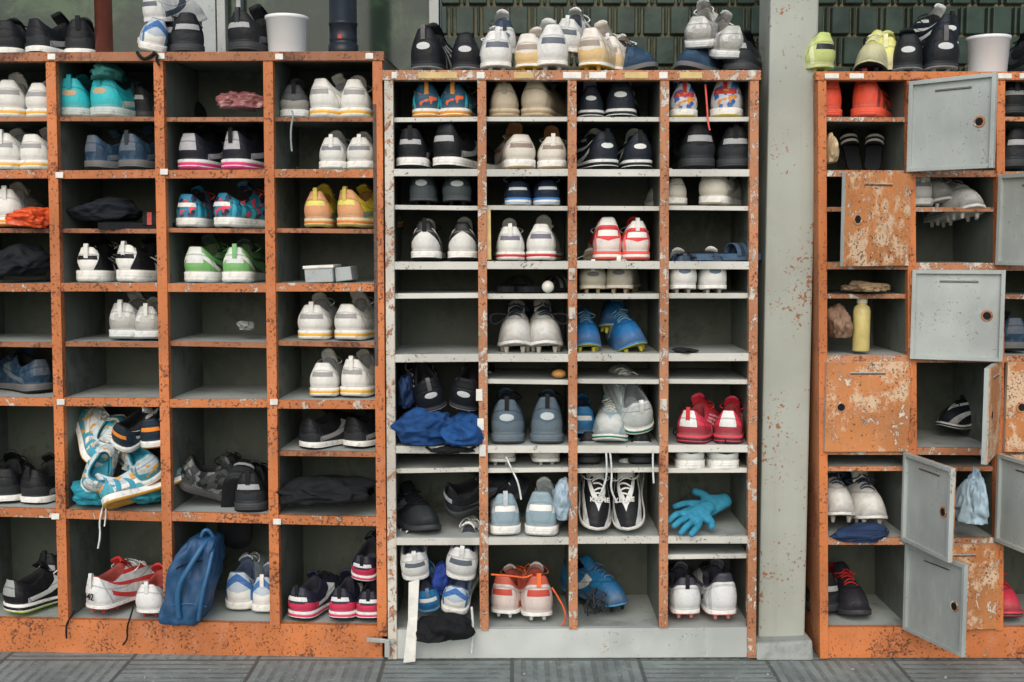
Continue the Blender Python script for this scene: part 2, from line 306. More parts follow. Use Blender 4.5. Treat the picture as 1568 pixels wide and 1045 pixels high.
def fab(c,rough=.8):
    key=('f',cn(c),rough)
    if key not in _mc: _mc[key]=plain('shoe_fabric',c,rough,60,.3,.4)
    return _mc[key]
WT=[(0,0),(.006,.38),(.02,.62),(.05,.84),(.10,.95),(.18,.97),(.3,.92),(.45,.92),(.58,1.02),(.7,1.11),(.8,1.08),(.88,.95),(.94,.74),(.98,.44),(1,0)]
def tab(T,x):
    for (a,b_),(c,d) in zip(T,T[1:]):
        if x<=c: return b_+(d-b_)*(x-a)/(c-a)
    return T[-1][1]
def shoe_mesh(P,mir):
    L=P.get('L',.285); Wd=.0435*P.get('w',1); H=18; n=2*H
    cleat=P['kind']=='cleat'; hs=P.get('hs',.012 if cleat else .030); ts_=hs*.68; lift=.011 if cleat else 0
    ch=P.get('ch',.100)*P.get('hj',1); cf=P.get('cf',.108); cs=P.get('cs',.073)
    foot=[];tt=[];sd=[]
    for i in range(n):
        t=i/H if i<=H else (2*H-i)/H; s=1 if i<=H else -1
        yn=(1-math.cos(math.pi*t))/2
        foot.append(Vector((s*tab(WT,yn)*Wd+mir*(.010*max(0,yn-.35)**1.2-.004*math.sin(yn*3.1)),yn*L,0))); tt.append(t); sd.append(s)
    nor=[]
    for i in range(n):
        d=foot[(i+1)%n]-foot[i-1]; nor.append(Vector((d.y,-d.x,0)).normalized())
    v=[];f=[];fm=[];uv=[]
    rings=[]
    def ring(pts,vv): rings.append((len(v),vv)); v.extend(pts)
    def zb(t): yn=(1-math.cos(math.pi*t))/2; return lift+.016*max(0,(yn-.72)/.28)**2+.004*max(0,(.08-yn)/.08)
    def zs(t): yn=(1-math.cos(math.pi*t))/2; return lift+lerp(hs,ts_,min(1,yn/.7))+.014*max(0,(yn-.72)/.28)**2
    def off(i,o): return foot[i]+nor[i]*o
    ring([off(i,-.006)+Vector((0,0,zb(tt[i]))) for i in range(n)],0); m_seq=[1]
    ring([off(i,.001)+Vector((0,0,lerp(zb(tt[i]),zs(tt[i]),.12))) for i in range(n)],.1); m_seq.append(1)
    fl=.0005 if cleat else .003
    ring([off(i,fl)+Vector((0,0,lerp(zb(tt[i]),zs(tt[i]),.28))) for i in range(n)],.28); m_seq.append(2)
    ring([off(i,fl*.8)+Vector((0,0,lerp(zb(tt[i]),zs(tt[i]),.6))) for i in range(n)],.6); m_seq.append(2)
    ring([off(i,fl)+Vector((0,0,lerp(zb(tt[i]),zs(tt[i]),.93))) for i in range(n)],.93); m_seq.append(2)
    ring([off(i,0)+Vector((0,0,zs(tt[i]))) for i in range(n)],1); m_seq.append(2)
    y0,y1=.008,P.get('co',.125)
    ZC=[(0,ch),(.10,ch*1.0),(.17,ch*.93),(.27,lerp(ch,cs,.62)),(.42,cs),(.65,lerp(cs,cf,.4)),(.85,cf*.97),(1,cf)]
    def cw(t): return (.0365 if t<.4 else lerp(.0365,.0265,min(1,(t-.4)/.3)))*math.sin(math.pi*t)**(.62 if t<.5 else .8)
    col=[Vector((sd[i]*cw(tt[i])*P.get('w',1)*P.get('cwf',1),y0+(y1-y0)*(1-math.cos(math.pi*tt[i]))/2,lift+tab(ZC,tt[i]))) for i in range(n)]
    M_=11
    vamp=[]
    for j in range(M_+1):
        s=j/M_; pts=[]
        for i in range(n):
            t=tt[i]; w=min(1,max(0,(t-.3)/.45)); w=w*w*(3-2*w)
            zf=lerp(s,.50*(1-(1-s)**5.5)+.50*s**1.15,w); g=lerp(s**2.2,s**1.08,w)
            p=lerp(off(i,-.0012),Vector((col[i].x,col[i].y,0)),g); p.z=lerp(zs(t)-.001,col[i].z,zf)
            hb=max(0,1-t/.3); bb=math.sin(math.pi*min(1,s*1.1))
            p+=nor[i]*(.004*bb*(1 if t<.5 else .0)*P.get('bul',1)); p.y-=.002*hb*bb
            if t<.25 and s>.75: p.y+=.006*(s-.75)/.25*(1-t/.25)*P.get('lean',-1)
            pts.append(p)
            if i==H: vamp.append(p.copy())
        ring(pts,s); m_seq.append(0)
    m_seq[-1]=3
    cen=Vector((0,(y0+y1)/2,0))
    for dz,k_ in ((.002,.93),(-.001,.84),(-.012,.80),(-.035,.84),(-.06,.9)):
        pts=[]
        for i in range(n):
            p=col[i]; q=cen+(Vector((p.x,p.y,0))-cen)*k_
            if tt[i]<.25: q.y+=.006*P.get('lean',-1)*(1-tt[i]/.25)*(1 if dz>-.01 else 0)
            q.z=max(p.z+dz,zs(tt[i])+.004 ); pts.append(q)
        ring(pts,.5); m_seq.append(3)
    for r in range(len(rings)-1):
        a,va=rings[r]; c,vb=rings[r+1]
        for i in range(n):
            j=(i+1)%n; f.append((a+i,a+j,c+j,c+i)); fm.append(m_seq[r]); uv.append([(tt[i],va),(tt[j],va),(tt[j],vb),(tt[i],vb)])
    a=rings[0][0]; f.append(tuple(a+i for i in reversed(range(n)))); fm.append(1); uv.append([(.5,0)]*n)
    a=rings[-1][0]; f.append(tuple(a+i for i in range(n))); fm.append(5); uv.append([(.5,.5)]*n)
    def grid(P2,mat,vv=.5):
        b0=len(v); R=len(P2); C=len(P2[0])
        for r_ in P2: v.extend(r_)
        for r_ in range(R-1):
            for c_ in range(C-1):
                f.append((b0+r_*C+c_,b0+r_*C+c_+1,b0+(r_+1)*C+c_+1,b0+(r_+1)*C+c_)); fm.append(mat); uv.append([(.9,vv)]*4)
    tg=P.get('tongue',.022)*P.get('tj',1)
    if tg>0:
        tw=.023; G=[]
        for side in (0,1):
            for r_ in range(5):
                q=r_/4; yy=lerp(y1+.018,y1-.020-tg*.3,q); zz=lift+cf-.012+ (tg+.012)*q
                row=[Vector((x*tw*(1-.18*(q>.9))+.004*q*P.get('tx',0),yy+.010*x*x*-1+(.006 if side else 0),zz-.010*x*x+(.003 if side else 0))) for x in (-1,-.5,0,.5,1)]
                G.append(row)
        A=G[:5];B=G[5:]; grid(A+B[::-1]+[A[0]],P.get('tm',0))
    if P.get('lace',True):
        nl=5
        for q in range(nl):
            s=lerp(.97,.55,q/(nl-1)); jf=s*M_; j=int(min(M_-1,jf)); c=lerp(vamp[j],vamp[j+1],jf-j)
            hw=.019; rows=[]
            for a_ in range(6):
                an=2*math.pi*a_/5
                rows.append([Vector((x*hw,c.y+.0036*math.cos(an)+ (.006*x*(1 if q%2 else -1)),c.z+.0035-.011*x*x+.0026*math.sin(an))) for x in (-1,-.6,-.2,.2,.6,1)])
            grid(rows,4)
        for sx_ in (-1,1):
            c=vamp[-1]; rows=[]; ll=random.uniform(.7,1.5)
            for a_ in range(5):
                an=2*math.pi*a_/4
                rows.append([Vector((sx_*(.004+.036*ll*math.sin(math.pi*tq*.9)*tq**.4)+.002*math.cos(an),c.y+.014+.018*math.sin(2*math.pi*tq),c.z+.006-.024*ll*tq+.0022*math.sin(an))) for tq in [x/9 for x in range(10)]])
            grid(rows,4)
    if random.random()<.6:
        rows=[[Vector((x*.006,y0-.009+dy,lift+ch+dz)) for x in (-1,1)] for dy,dz in ((-.001,-.03),(-.001,0),(.001,.010),(.008,.010),(.009,0))]
        grid(rows,4)
    if cleat:
        for (yy,xx) in ((.03,.018),(.075,.02),(.17,.03),(.215,.034),(.245,.022)):
            for s in (-1,1):
                b0=len(v)
                for rr,zz in ((.0075,lift+.004),(.005,-.002),(.0035,-.003)):
                    for q in range(8): a_=q*math.pi/4; v.append(Vector((s*xx+rr*math.cos(a_),yy*L/.285+rr*math.sin(a_),zz)))
                for r_ in range(2):
                    for q in range(8): f.append((b0+r_*8+q,b0+r_*8+(q+1)%8,b0+(r_+1)*8+(q+1)%8,b0+(r_+1)*8+q)); fm.append(1); uv.append([(.5,0)]*4)
                f.append(tuple(b0+16+q for q in range(8))); fm.append(1); uv.append([(.5,0)]*8)
    me=bpy.data.meshes.new('shoe'); me.from_pydata([tuple(p) for p in v],[],f)
    ul=me.uv_layers.new(name='UVMap'); li=0
    for pi,p in enumerate(me.polygons):
        p.material_index=fm[pi]; p.use_smooth=len(p.vertices)<6
        for q in range(len(p.vertices)): ul.data[li].uv=uv[pi][q]; li+=1
    ln=P.get('ln',K); ins=tuple(min(1,x*1.5+.02) for x in ln)
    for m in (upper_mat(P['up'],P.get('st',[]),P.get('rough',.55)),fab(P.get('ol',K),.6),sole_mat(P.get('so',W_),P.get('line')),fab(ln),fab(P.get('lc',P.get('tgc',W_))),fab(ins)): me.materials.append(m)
    return me
def C(**k): k.setdefault('kind','run'); return k
CF=dict(
 whY=C(up=W_,so=W_,line=(.8,.45,.06),ol=W_,ln=(.3,.31,.31),st=[('heelbar',(.3,.3,.3)),('bars',(.72,.72,.68))]),
 whO=C(up=W_,so=W_,line=OG,ol=(.55,.2,.05),ln=(.35,.36,.36),st=[('side',(.55,.53,.47))]),
 wh=C(up=W2,so=W_,ol=(.45,.45,.41),ln=(.3,.31,.3),st=[('heel',(.66,.67,.63)),('heelbar',(.2,.2,.22)),('bars',(.5,.5,.46))]),
 whCr=C(up=W_,so=W_,ol=(.5,.45,.35),ln=(.25,.22,.18),st=[('heel',(.62,.59,.5)),('sw',(.4,.38,.32))]),
 whRed=C(up=W_,so=W_,line=(.5,.04,.05),ol=W_,ln=(.2,.2,.2),st=[('heelbar',(.15,.15,.2)),('bars',(.65,.65,.6))]),
 teal=C(up=(.01,.38,.42),so=(.5,.57,.55),ol=(.4,.38,.3),ln=(.02,.08,.1),st=[('heel',(.02,.48,.52)),('sw',(.5,.62,.6)),('dot',(.5,.35,.2))],w=1.08,ch=.108,lc=TL),
 navy=C(up=(.018,.045,.085),so=(.13,.13,.13),ol=K,ln=K,st=[('multi',(.035,.075,.12)),('tab',(.1,.12,.15)),('sw',(.12,.15,.17))],lc=DG),
 blkW=C(up=K,so=W_,ol=W_,ln=K,st=[('tri',W_),('heelbar',K),('3s',W_)],lc=W_,hs=.036),
 blkPk=C(up=(.012,.014,.022),so=W2,line=PK,ol=PK,ln=K,st=[('sw',(.5,.5,.54)),('tab',(.4,.4,.42))],lc=K),
 blMulti=C(up=(.01,.22,.36),so=W_,ol=W2,ln=K,st=[('multi',(.01,.02,.05)),('multi2',(.75,.06,.1)),('heelbar',W_),('bars',(.05,.45,.55))],lc=CO),
 green=C(up=(.20,.50,.16),so=W_,ol=W2,ln=(.1,.15,.08),st=[('heelv',W_),('tab',W2),('side',(.05,.10,.07))],hs=.034,lc=GN),
 greyW=C(up=(.50,.51,.48),so=W2,ol=GY,ln=(.2,.2,.19),st=[('multi',(.66,.66,.63)),('low',(.4,.4,.37)),('bars',(.25,.25,.24))],w=1.08),
 greyDk=C(up=(.07,.08,.085),so=W2,ol=GY,ln=(.03,.03,.03),st=[('low',(.3,.3,.28))],lc=K),
 yelOr=C(up=(.74,.56,.05),so=(.66,.6,.4),line=(.7,.22,.03),ol=(.5,.4,.1),ln=(.3,.15,.03),st=[('heel',(.68,.34,.16)),('heelbar',(.75,.68,.15)),('sw',(.2,.3,.2))],ch=.112,lc=YL),
 blkSW=C(up=K,so=W_,ol=K,ln=K,st=[('low',(.022,.025,.028)),('sw',(.3,.3,.3))],lc=K,hs=.026),
 blkAll=C(up=(.012,.014,.016),so=(.03,.033,.036),ol=K,ln=K,st=[('heelbar',(.35,.36,.36)),('sw',(.12,.13,.14))],lc=DG),
 blkLime=C(up=K,so=W_,line=K,ol=LG,ln=K,st=[('sw',W2),('tab',(.3,.32,.3))],lc=W2),
 w442=C(up=(.62,.64,.64),so=W_,ol=(.4,.05,.04),ln=(.3,.05,.04),st=[('side',(.55,.03,.03)),('heel',(.68,.69,.68))],lc=W2,kind='cleat',hs=.016),
 camo=C(up=(.04,.045,.045),so=(.05,.05,.05),ol=K,ln=K,st=[('multi',(.15,.16,.15)),('multi2',(.01,.01,.01))],lc=K),
 whBl=C(up=(.5,.60,.68),so=W_,ol=W2,ln=(.08,.12,.2),st=[('heelv',(.04,.16,.45)),('low',W_),('bars',(.04,.2,.46))],ch=.112,lc=W_),
 dkPink=C(up=(.018,.02,.04),so=W2,line=(.7,.06,.14),ol=K,ln=(.02,.02,.03),st=[('sw',W2),('heellow',(.6,.04,.10)),('tab',(.04,.04,.06)),('heelbar',W2)],lc=K),
 multiBO=C(up=(.01,.22,.36),so=W_,line=(.7,.3,.03),ol=OG,ln=K,st=[('heel',(.01,.08,.15)),('multi2',(.75,.13,.04)),('sw',W2),('bars',(.04,.5,.58))],lc=OG),
 blkWs=C(up=(.009,.011,.014),so=W_,ol=K,ln=K,st=[('heelbar',(.4,.4,.4)),('sw',(.4,.42,.42))],lc=K,hs=.034,ch=.116),
 dkGrey=C(up=(.025,.033,.038),so=(.06,.07,.075),ol=K,ln=K,st=[('heellow',(.055,.07,.078)),('dot',(.5,.52,.52))],lc=DG,kind='cleat',hs=.014),
 blkCl=C(up=(.009,.011,.014),so=(.03,.035,.04),ol=(.3,.3,.3),ln=K,st=[('dot',(.55,.57,.57)),('3s',(.5,.5,.5))],lc=(.12,.12,.12),kind='cleat',hs=.014),
 whBlk=C(up=(.72,.73,.70),so=W_,ol=K,ln=(.03,.03,.03),st=[('heelv',K),('top',K),('3s',K)],lc=K,ch=.11),
 tan=C(up=(.42,.36,.25),so=(.55,.47,.33),line=(.35,.25,.14),ol=TAN,ln=(.22,.2,.15),st=[('heel',(.48,.41,.30)),('bars',(.34,.29,.2))],lc=(.4,.36,.26)),
 navyW=C(up=(.012,.025,.055),so=(.05,.22,.55),line=W_,ol=W_,ln=K,st=[('3s',W_),('heelbar',W2)],lc=W2,hs=.028,ch=.085),
 whTan=C(up=(.68,.66,.60),so=W_,ol=(.5,.35,.2),ln=(.2,.12,.08),st=[('heel',(.68,.64,.56)),('side',(.5,.24,.10)),('heelbar',(.25,.2,.16))]),
 blkStr=C(up=(.010,.014,.022),so=W2,line=K,ol=K,ln=K,st=[('side',W2),('heel',(.012,.018,.028)),('dot',W2)],lc=K,ch=.108),
 coral=C(up=(.78,.05,.06),so=(.80,.10,.08),line=W_,ol=CO,ln=(.5,.5,.47),st=[('top',W_),('heelbar',W_),('low',(.78,.7,.65)),('bars',(.85,.22,.2))],ch=.128,cs=.1,lc=W_),
 tanW=C(up=(.56,.53,.44),so=(.6,.57,.47),ol=TAN,ln=(.2,.18,.12),st=[('heel',(.38,.36,.28)),('dot',(.1,.1,.1))],kind='cleat',hs=.014,ch=.09),
 whCl=C(up=(.74,.74,.70),so=W_,ol=(.55,.53,.47),ln=(.02,.05,.11),st=[('dot',(.10,.16,.22)),('top',(.02,.045,.09)),('bars',(.62,.63,.6))],kind='cleat',hs=.016,lc=(.04,.06,.09),tgc=NV),
 whSt=C(up=(.74,.75,.72),so=W_,ol=(.5,.5,.46),ln=(.05,.06,.08),st=[('sw',(.06,.08,.11)),('heelbar',(.1,.12,.15))],kind='cleat',hs=.016,lc=W2),
 blueCl=C(up=(.01,.15,.40),so=(.03,.2,.46),ol=(.6,.55,.08),ln=(.3,.35,.1),st=[('dot',W2),('sw',(.35,.45,.5)),('top',(.05,.3,.58))],kind='cleat',hs=.014,lc=LB),
 slate=C(up=(.055,.09,.12),so=(.11,.145,.17),ol=(.06,.07,.08),ln=(.010,.013,.018),st=[('heel',(.075,.11,.14)),('dot',(.45,.5,.52)),('low',(.11,.15,.18))],ch=.128,cs=.095,cf=.13,lc=K,w=1.05),
 whBG=C(up=(.62,.68,.68),so=W_,ol=W2,ln=(.2,.23,.24),st=[('low',(.30,.42,.48)),('tri',(.25,.35,.40)),('heelbar',W_)],ch=.118,lc=(.5,.55,.58)),
 pinkW=C(up=(.68,.58,.54),so=W_,ol=W2,ln=(.35,.06,.04),st=[('bars',(.55,.44,.40)),('top',(.5,.10,.06)),('heelbar',(.5,.06,.04)),('sw',(.62,.13,.08))],lc=(.9,.16,.03),kind='cleat',hs=.016,ch=.112),
 black=C(up=(.009,.011,.013),so=(.035,.04,.044),ol=K,ln=K,st=[('heelbar',(.35,.36,.37)),('sw',(.08,.09,.1)),('low',(.022,.026,.03))],lc=K,ch=.112),
 whGn=C(up=(.64,.69,.67),so=W_,line=(.01,.18,.1),ol=W_,ln=(.22,.25,.26),st=[('side',(.34,.48,.53))],ch=.12,w=1.1,hs=.028),
 kelme=C(up=K,so=W_,ol=W2,ln=(.016,.018,.022),st=[('side',W2),('3s',W2)],ch=.095,lc=W_,tgc=K,hs=.022),
 blueN=C(up=(.015,.18,.40),so=(.06,.26,.48),ol=K,ln=(.02,.03,.06),st=[('sw',W2),('low',(.01,.12,.28)),('heelbar',W2)],lc=(.1,.2,.35),kind='cleat'),
 wbr=C(up=(.64,.68,.74),so=W_,ol=(.6,.45,.05),ln=(.2,.2,.2),st=[('multi',(.01,.13,.45)),('heelbar',RD),('multi2',(.75,.3,.03))],lc=RD,ch=.112),
 redPk=C(up=(.68,.04,.08),so=(.64,.06,.09),line=(.08,.02,.03),ol=(.12,.02,.03),ln=(.3,.03,.04),st=[('3s',(.7,.55,.55)),('heellow',(.35,.03,.05)),('tab',W2)],lc=RD),
 whBK2=C(up=(.02,.024,.028),so=W_,ol=W_,ln=K,st=[('low',W2)],lc=K,hs=.036,ch=.09),
 nb=C(up=(.68,.70,.70),so=W_,ol=(.65,.25,.22),ln=(.02,.02,.03),st=[('top',(.03,.03,.045)),('side',(.10,.11,.13)),('bars',(.45,.47,.48))],kind='cleat',hs=.018,lc=K,ch=.112),
 redOr=C(up=(.85,.08,.03),so=(.8,.10,.05),ol=(.6,.08,.04),ln=K,st=[('side',(.08,.015,.015)),('bars',(.2,.02,.015))],lc=(.2,.03,.02),ch=.118),
 dkRed=C(up=(.022,.022,.028),so=(.04,.04,.045),ol=K,ln=(.4,.03,.03),st=[('sw',(.25,.25,.27)),('top',(.4,.02,.02)),('dot',(.5,.1,.1))],lc=RD),
 lime=C(up=(.52,.60,.20),so=(.5,.54,.28),ol=(.45,.5,.15),ln=(.15,.2,.05),st=[('bars',(.68,.73,.42)),('heelbar',K)],kind='cleat',lc=(.5,.58,.15)),
 limeY=C(up=(.70,.70,.24),so=(.62,.6,.33),ol=K,ln=(.3,.3,.1),st=[('low',(.58,.56,.33)),('sw',K)],kind='cleat',lc=(.75,.75,.45)),
 whY2=C(up=(.74,.70,.62),so=W_,ol=(.65,.42,.06),ln=(.25,.2,.15),st=[('low',(.68,.48,.22)),('bars',(.66,.5,.3)),('heelbar',(.3,.25,.2))],kind='cleat',lc=W2),
 pile=C(up=(.56,.66,.68),so=W_,ol=(.65,.35,.06),ln=(.02,.22,.30),st=[('low',(.04,.36,.44)),('multi2',(.7,.35,.06)),('sw',W_),('bars',(.04,.3,.42))],lc=W2,ch=.105),
 blkOr=C(up=(.015,.03,.045),so=W_,ol=(.7,.25,.03),ln=K,st=[('side',W2),('heelbar',(.8,.25,.03))],lc=K),
)
cnt=0
def add_shoe(cfg,mat4,mir=1,s=1.0):
    P=dict(CF[cfg]); P['w']=P.get('w',1)*random.uniform(.97,1.04); P['bul']=random.uniform(.3,1.5); P['hj']=random.uniform(.95,1.06); P['tj']=random.uniform(.6,1.5); P['tx']=random.uniform(-1,1); P['cwf']=random.uniform(.9,1.08); P['lean']=random.uniform(-1.2,.2)
    me=shoe_mesh(P,mir); nm={'cleat':'football_boot','run':'sneaker'}[P['kind']]
    ob=bpy.data.objects.new(nm,me); sc.collection.objects.link(ob); ob.matrix_world=mat4@Matrix.Scale(s,4); return ob
def sh(rk,px,sy,cfg,d=.03,yaw=0,t=0,s=1.08,pitch=0,roll=0,dz=0,mir=None):
    """stand a shoe on the shelf whose front edge is surveyed at (px,sy)"""
    z=bp(px,sy,rk).z; p=bp(px,sy,rk,d+.02); base=Vector((p.x,p.y,z+dz+.001))
    global cnt; cnt+=1; s*=1.06; yaw+=random.uniform(-2.5,2.5)
    mir=mir if mir is not None else (1 if cnt%2 else -1)
    R=Matrix.Rotation(rad(-yaw)-(aL if rk=='L' else 0),4,'Z')@Matrix.Rotation(rad(pitch),4,'X')@Matrix.Rotation(rad(roll),4,'Y')
    if t: R=R@Matrix.Rotation(math.pi,4,'Z')@Matrix.Translation((0,-.285*s,0))
    return add_shoe(cfg,Matrix.Translation(base)@R,mir,s)
def shp(rk,px,py,cfg,d,rx,ry,rz,s=1.08,mir=1,c=0):
    """shoe in a heap: heel (or body centre if c) at surveyed point"""
    p=bp(px,py,rk,d); R=Euler((rad(rx),rad(ry),rad(rz)),'XYZ').to_matrix().to_4x4()
    return add_shoe(cfg,Matrix.Translation(p)@R@Matrix.Translation(Vector((0,(-.14 if c else -.015)*s,-.055*s))),mir,s)
# ---- left rack
S=lambda px,sy,c,**k: sh('L',px,sy,c,**k)
S(12,179,'whY',yaw=-8);S(56,179,'whY',s=1.0)
S(2,260,'whY');S(46,260,'whY',yaw=3)
S(8,349,'whO',yaw=-6)
S(66,610,'navy',yaw=-50,d=.08)
S(8,779,'blkSW',yaw=-12);S(45,781,'blkSW',yaw=10)
S(14,944,'blkLime',yaw=28,d=.0);S(70,930,'black',yaw=10,d=.12)
S(107,179,'teal',yaw=-4);S(153,179,'teal',yaw=14,s=1.15);S(205,179,'blkAll',yaw=30,d=.12)
S(137,260,'navy',yaw=28,s=1.0);S(195,260,'navy',yaw=18,s=1.08)
S(133,435,'blkW',yaw=4,s=1.08);S(190,435,'blkW',yaw=22,s=1.12)
S(185,524,'greyW',yaw=3,s=1.08);S(224,524,'greyW',yaw=-3,s=.98)
S(287,260,'blkPk',yaw=14,s=1.12);S(354,260,'blkPk',yaw=18,s=1.15)
S(285,349,'blMulti',yaw=4,s=1.0);S(338,349,'blMulti',yaw=28,s=1.05)
S(298,436,'green',yaw=6,s=1.08);S(360,436,'green',yaw=0,s=1.08)
S(450,179,'greyDk',yaw=-6,d=.06,s=1);S(487,179,'whY',yaw=24,s=1.08);S(542,179,'whY',yaw=-2,s=1.08)
S(507,260,'wh',s=.95);S(550,260,'wh',s=.95)
S(483,349,'yelOr',yaw=2,s=.95);S(528,349,'yelOr',yaw=24,s=1.02)
S(477,525,'whY',s=1.08,yaw=0);S(529,525,'whY',s=1.1,yaw=14)
S(494,613,'whY',s=.98,yaw=-2);S(538,613,'whY',s=1.08,yaw=10)
S(466,694,'blkSW',yaw=36,s=.96);S(535,694,'blkSW',yaw=28,s=.96,d=.05)
S(343,780,'camo',yaw=-8,d=.08);S(380,790,'black',yaw=-4,s=1.1,d=.0)
shp('L',288,722,'camo',.08,-20,10,-75);shp('L',372,722,'black',.10,-65,10,5)
S(366,955,'whBl',d=.09,s=1.1,pitch=8);S(402,955,'whBl',d=.07,s=1.0)
S(455,955,'dkPink',yaw=16,d=.0,s=1.0);S(520,955,'dkPink',yaw=4,d=.0,s=.95);S(564,955,'dkPink',d=.0,s=.9,yaw=-3)
shp('L',556,868,'dkPink',.05,15,5,-10,s=.95)
o442=S(140,945,'w442',yaw=22,d=.0,s=1.08);S(225,950,'w442',yaw=4,d=-.01,s=.98)
for a in [(165,690,.05,55,20,15),(220,735,.05,10,-30,-60),(150,655,.12,40,30,50)]: shp('L',a[0],a[1],'pile',a[2],a[3],a[4],a[5],c=1,s=1.0)
shp('L',185,668,'blkOr',-.0,25,25,-20,s=1.0);shp('L',232,662,'blkOr',.02,10,-5,5,s=1.0);shp('L',228,718,'pile',.0,20,-30,30,s=1.0)
Z=79
S(8,Z,'blkSW',d=.08,yaw=-8);S(48,Z,'blkSW',d=.05,yaw=26,s=1.05);S(120,Z,'blkSW',d=.10,yaw=-15)
S(288,Z,'black',d=.04,yaw=-16,s=1.08);S(364,Z,'blkAll',d=.02,yaw=20,s=1.15);S(262,Z,'black',d=.1,yaw=-20)
shp('L',238,55,'whBl',.05,15,10,20,s=.95);shp('L',232,14,'whSt',.08,10,0,-20,s=.95)
# ---- centre rack
S=lambda px,sy,c,**k: sh('C',px,sy,c,**k)
S(653,179,'multiBO',s=.97,yaw=-3);S(693,179,'multiBO',s=1.02,yaw=8)
S(628,259,'blkWs',s=1.05,yaw=0,d=.01);S(678,259,'blkWs',s=1.08,yaw=28,d=.01)
S(645,315,'dkGrey',s=.95);S(700,315,'dkGrey',s=.97)
S(650,401,'whBlk',s=1.02,yaw=-2);S(708,401,'whBlk',s=1.0,yaw=2,d=.05)
S(772,179,'tan',yaw=-3,s=1.0);S(816,179,'tan',yaw=18,s=1.06)
S(799,259,'whTan',yaw=-14,s=1.05);S(847,259,'whTan',yaw=2,s=.98)
S(793,315,'navyW',s=.88);S(839,315,'navyW',s=.88)
S(781,401,'whRed',s=.95);S(828,401,'whRed',s=1.02,yaw=4)
S(787,543,'whCl',t=1,s=1.1,d=0,yaw=3);S(840,543,'whCl',t=1,s=1.1,d=0,yaw=-3)
S(776,684,'slate',s=1.05,d=0);S(838,684,'slate',s=1.05,d=0)
S(767,721,'whSt',s=.95);S(838,721,'whSt',s=.95)
S(774,824,'whBG',s=1.08,d=-.01,yaw=-3);S(827,824,'whBG',s=1.12,d=-.02,yaw=8)
S(768,958,'pinkW',s=1.0,d=.04,yaw=14);S(825,960,'pinkW',s=1.08,d=.02,yaw=-4)
S(905,179,'blkStr',s=.9,d=.05);S(950,179,'blkStr',s=1.0,d=.04,yaw=8)
S(930,259,'blkStr',s=1.05,yaw=-20);S(980,259,'blkStr',s=1.0,yaw=-2)
S(931,401,'coral',s=.95);S(976,401,'coral',s=.95)
S(908,451,'tanW',s=.92);S(947,451,'tanW',s=.98,yaw=10)
S(900,543,'blueCl',t=1,s=.92,d=.02);S(940,543,'blueCl',t=1,s=.98,d=.12,dz=.05,yaw=4,roll=8);S(975,543,'blueCl',t=1,s=1.0,d=.0,roll=-14,yaw=-6)
S(893,684,'blueN',d=.12,s=.9);S(930,684,'whGn',t=1,d=0,s=1.05,yaw=8);shp('C',980,640,'whGn',.05,32,-10,8,s=1.1)
S(903,720,'black',s=.85,d=.05);S(982,720,'black',s=.85,d=.05)
kel=[S(915,822,'kelme',t=1,pitch=30,roll=6,s=.98,d=.0,yaw=-6),S(961,822,'kelme',t=1,pitch=30,roll=-8,s=.98,d=.0,yaw=8)]
S(958,955,'blueN',t=1,d=.08,s=.98,yaw=-35)
S(1048,179,'wbr',s=.93);S(1110,179,'wbr',s=1.05,yaw=18)
S(1072,259,'black',s=1.18,yaw=-2);S(1126,259,'black',s=1.12,yaw=6)
S(1037,315,'whCr',s=.85,yaw=-8,d=.05);S(1088,315,'whCr',s=1.0,yaw=26)
S(1048,451,'whCl',s=.96,d=0);S(1095,451,'whCl',s=.94,yaw=-2,d=0)
S(1053,684,'redPk',s=1.02,yaw=26,d=0);S(1114,684,'redPk',s=1.0,yaw=16,d=0)
S(1058,720,'whBK2',s=1.0,d=0,dz=-.012);S(1112,720,'whBK2',s=1.0,d=0,dz=-.012)
S(1052,955,'nb',s=1.05,d=.01,yaw=-3,t=0);S(1110,955,'nb',s=1.1,d=.0,yaw=-6)
S(662,824,'black',s=1.0,d=.0,yaw=-34,t=1,roll=6);shp('C',690,765,'black',.08,15,30,-60,s=1.0)
shp('C',660,608,'blkCl',.02,22,-14,10,s=1.08);shp('C',711,606,'blkCl',.03,20,12,-8,s=1.08)
shp('C',636,868,'whSt',.0,18,-6,6,s=1.05);shp('C',706,866,'whSt',.0,18,8,-6,s=1.12)
shp('C',656,920,'blueN',.0,22,-8,8,s=.9);shp('C',697,918,'whBl',.0,20,8,-6,s=1.0);
Z=107
S(648,Z,'blkCl',d=.05,yaw=14,s=1.1);S(712,Z,'blkCl',d=.05,yaw=0,s=1.0)
S(762,Z,'whSt',d=.02,s=1.05,yaw=-4);S(806,Z,'whY2',d=.02,s=.98,yaw=14);S(848,Z,'whSt',d=.0,s=1.12,yaw=-5);S(901,Z,'whY2',d=.0,s=1.05,yaw=24);S(930,Z,'whY2',d=.08,s=.95,yaw=30)
shp('C',772,62,'whCl',.12,10,0,5,s=1.0);shp('C',868,58,'whSt',.06,12,8,-15,s=1.0)
S(1000,Z,'navy',d=.06,yaw=-40,s=1.0,t=1);S(1045,Z,'navy',d=.05,yaw=38,s=1.05,t=1);S(1125,Z,'black',d=.05,yaw=28,s=1.0)
shp('C',1070,48,'greyW',.08,18,0,-20,s=1.0);shp('C',1120,64,'greyW',.06,15,0,10,s=1.0)
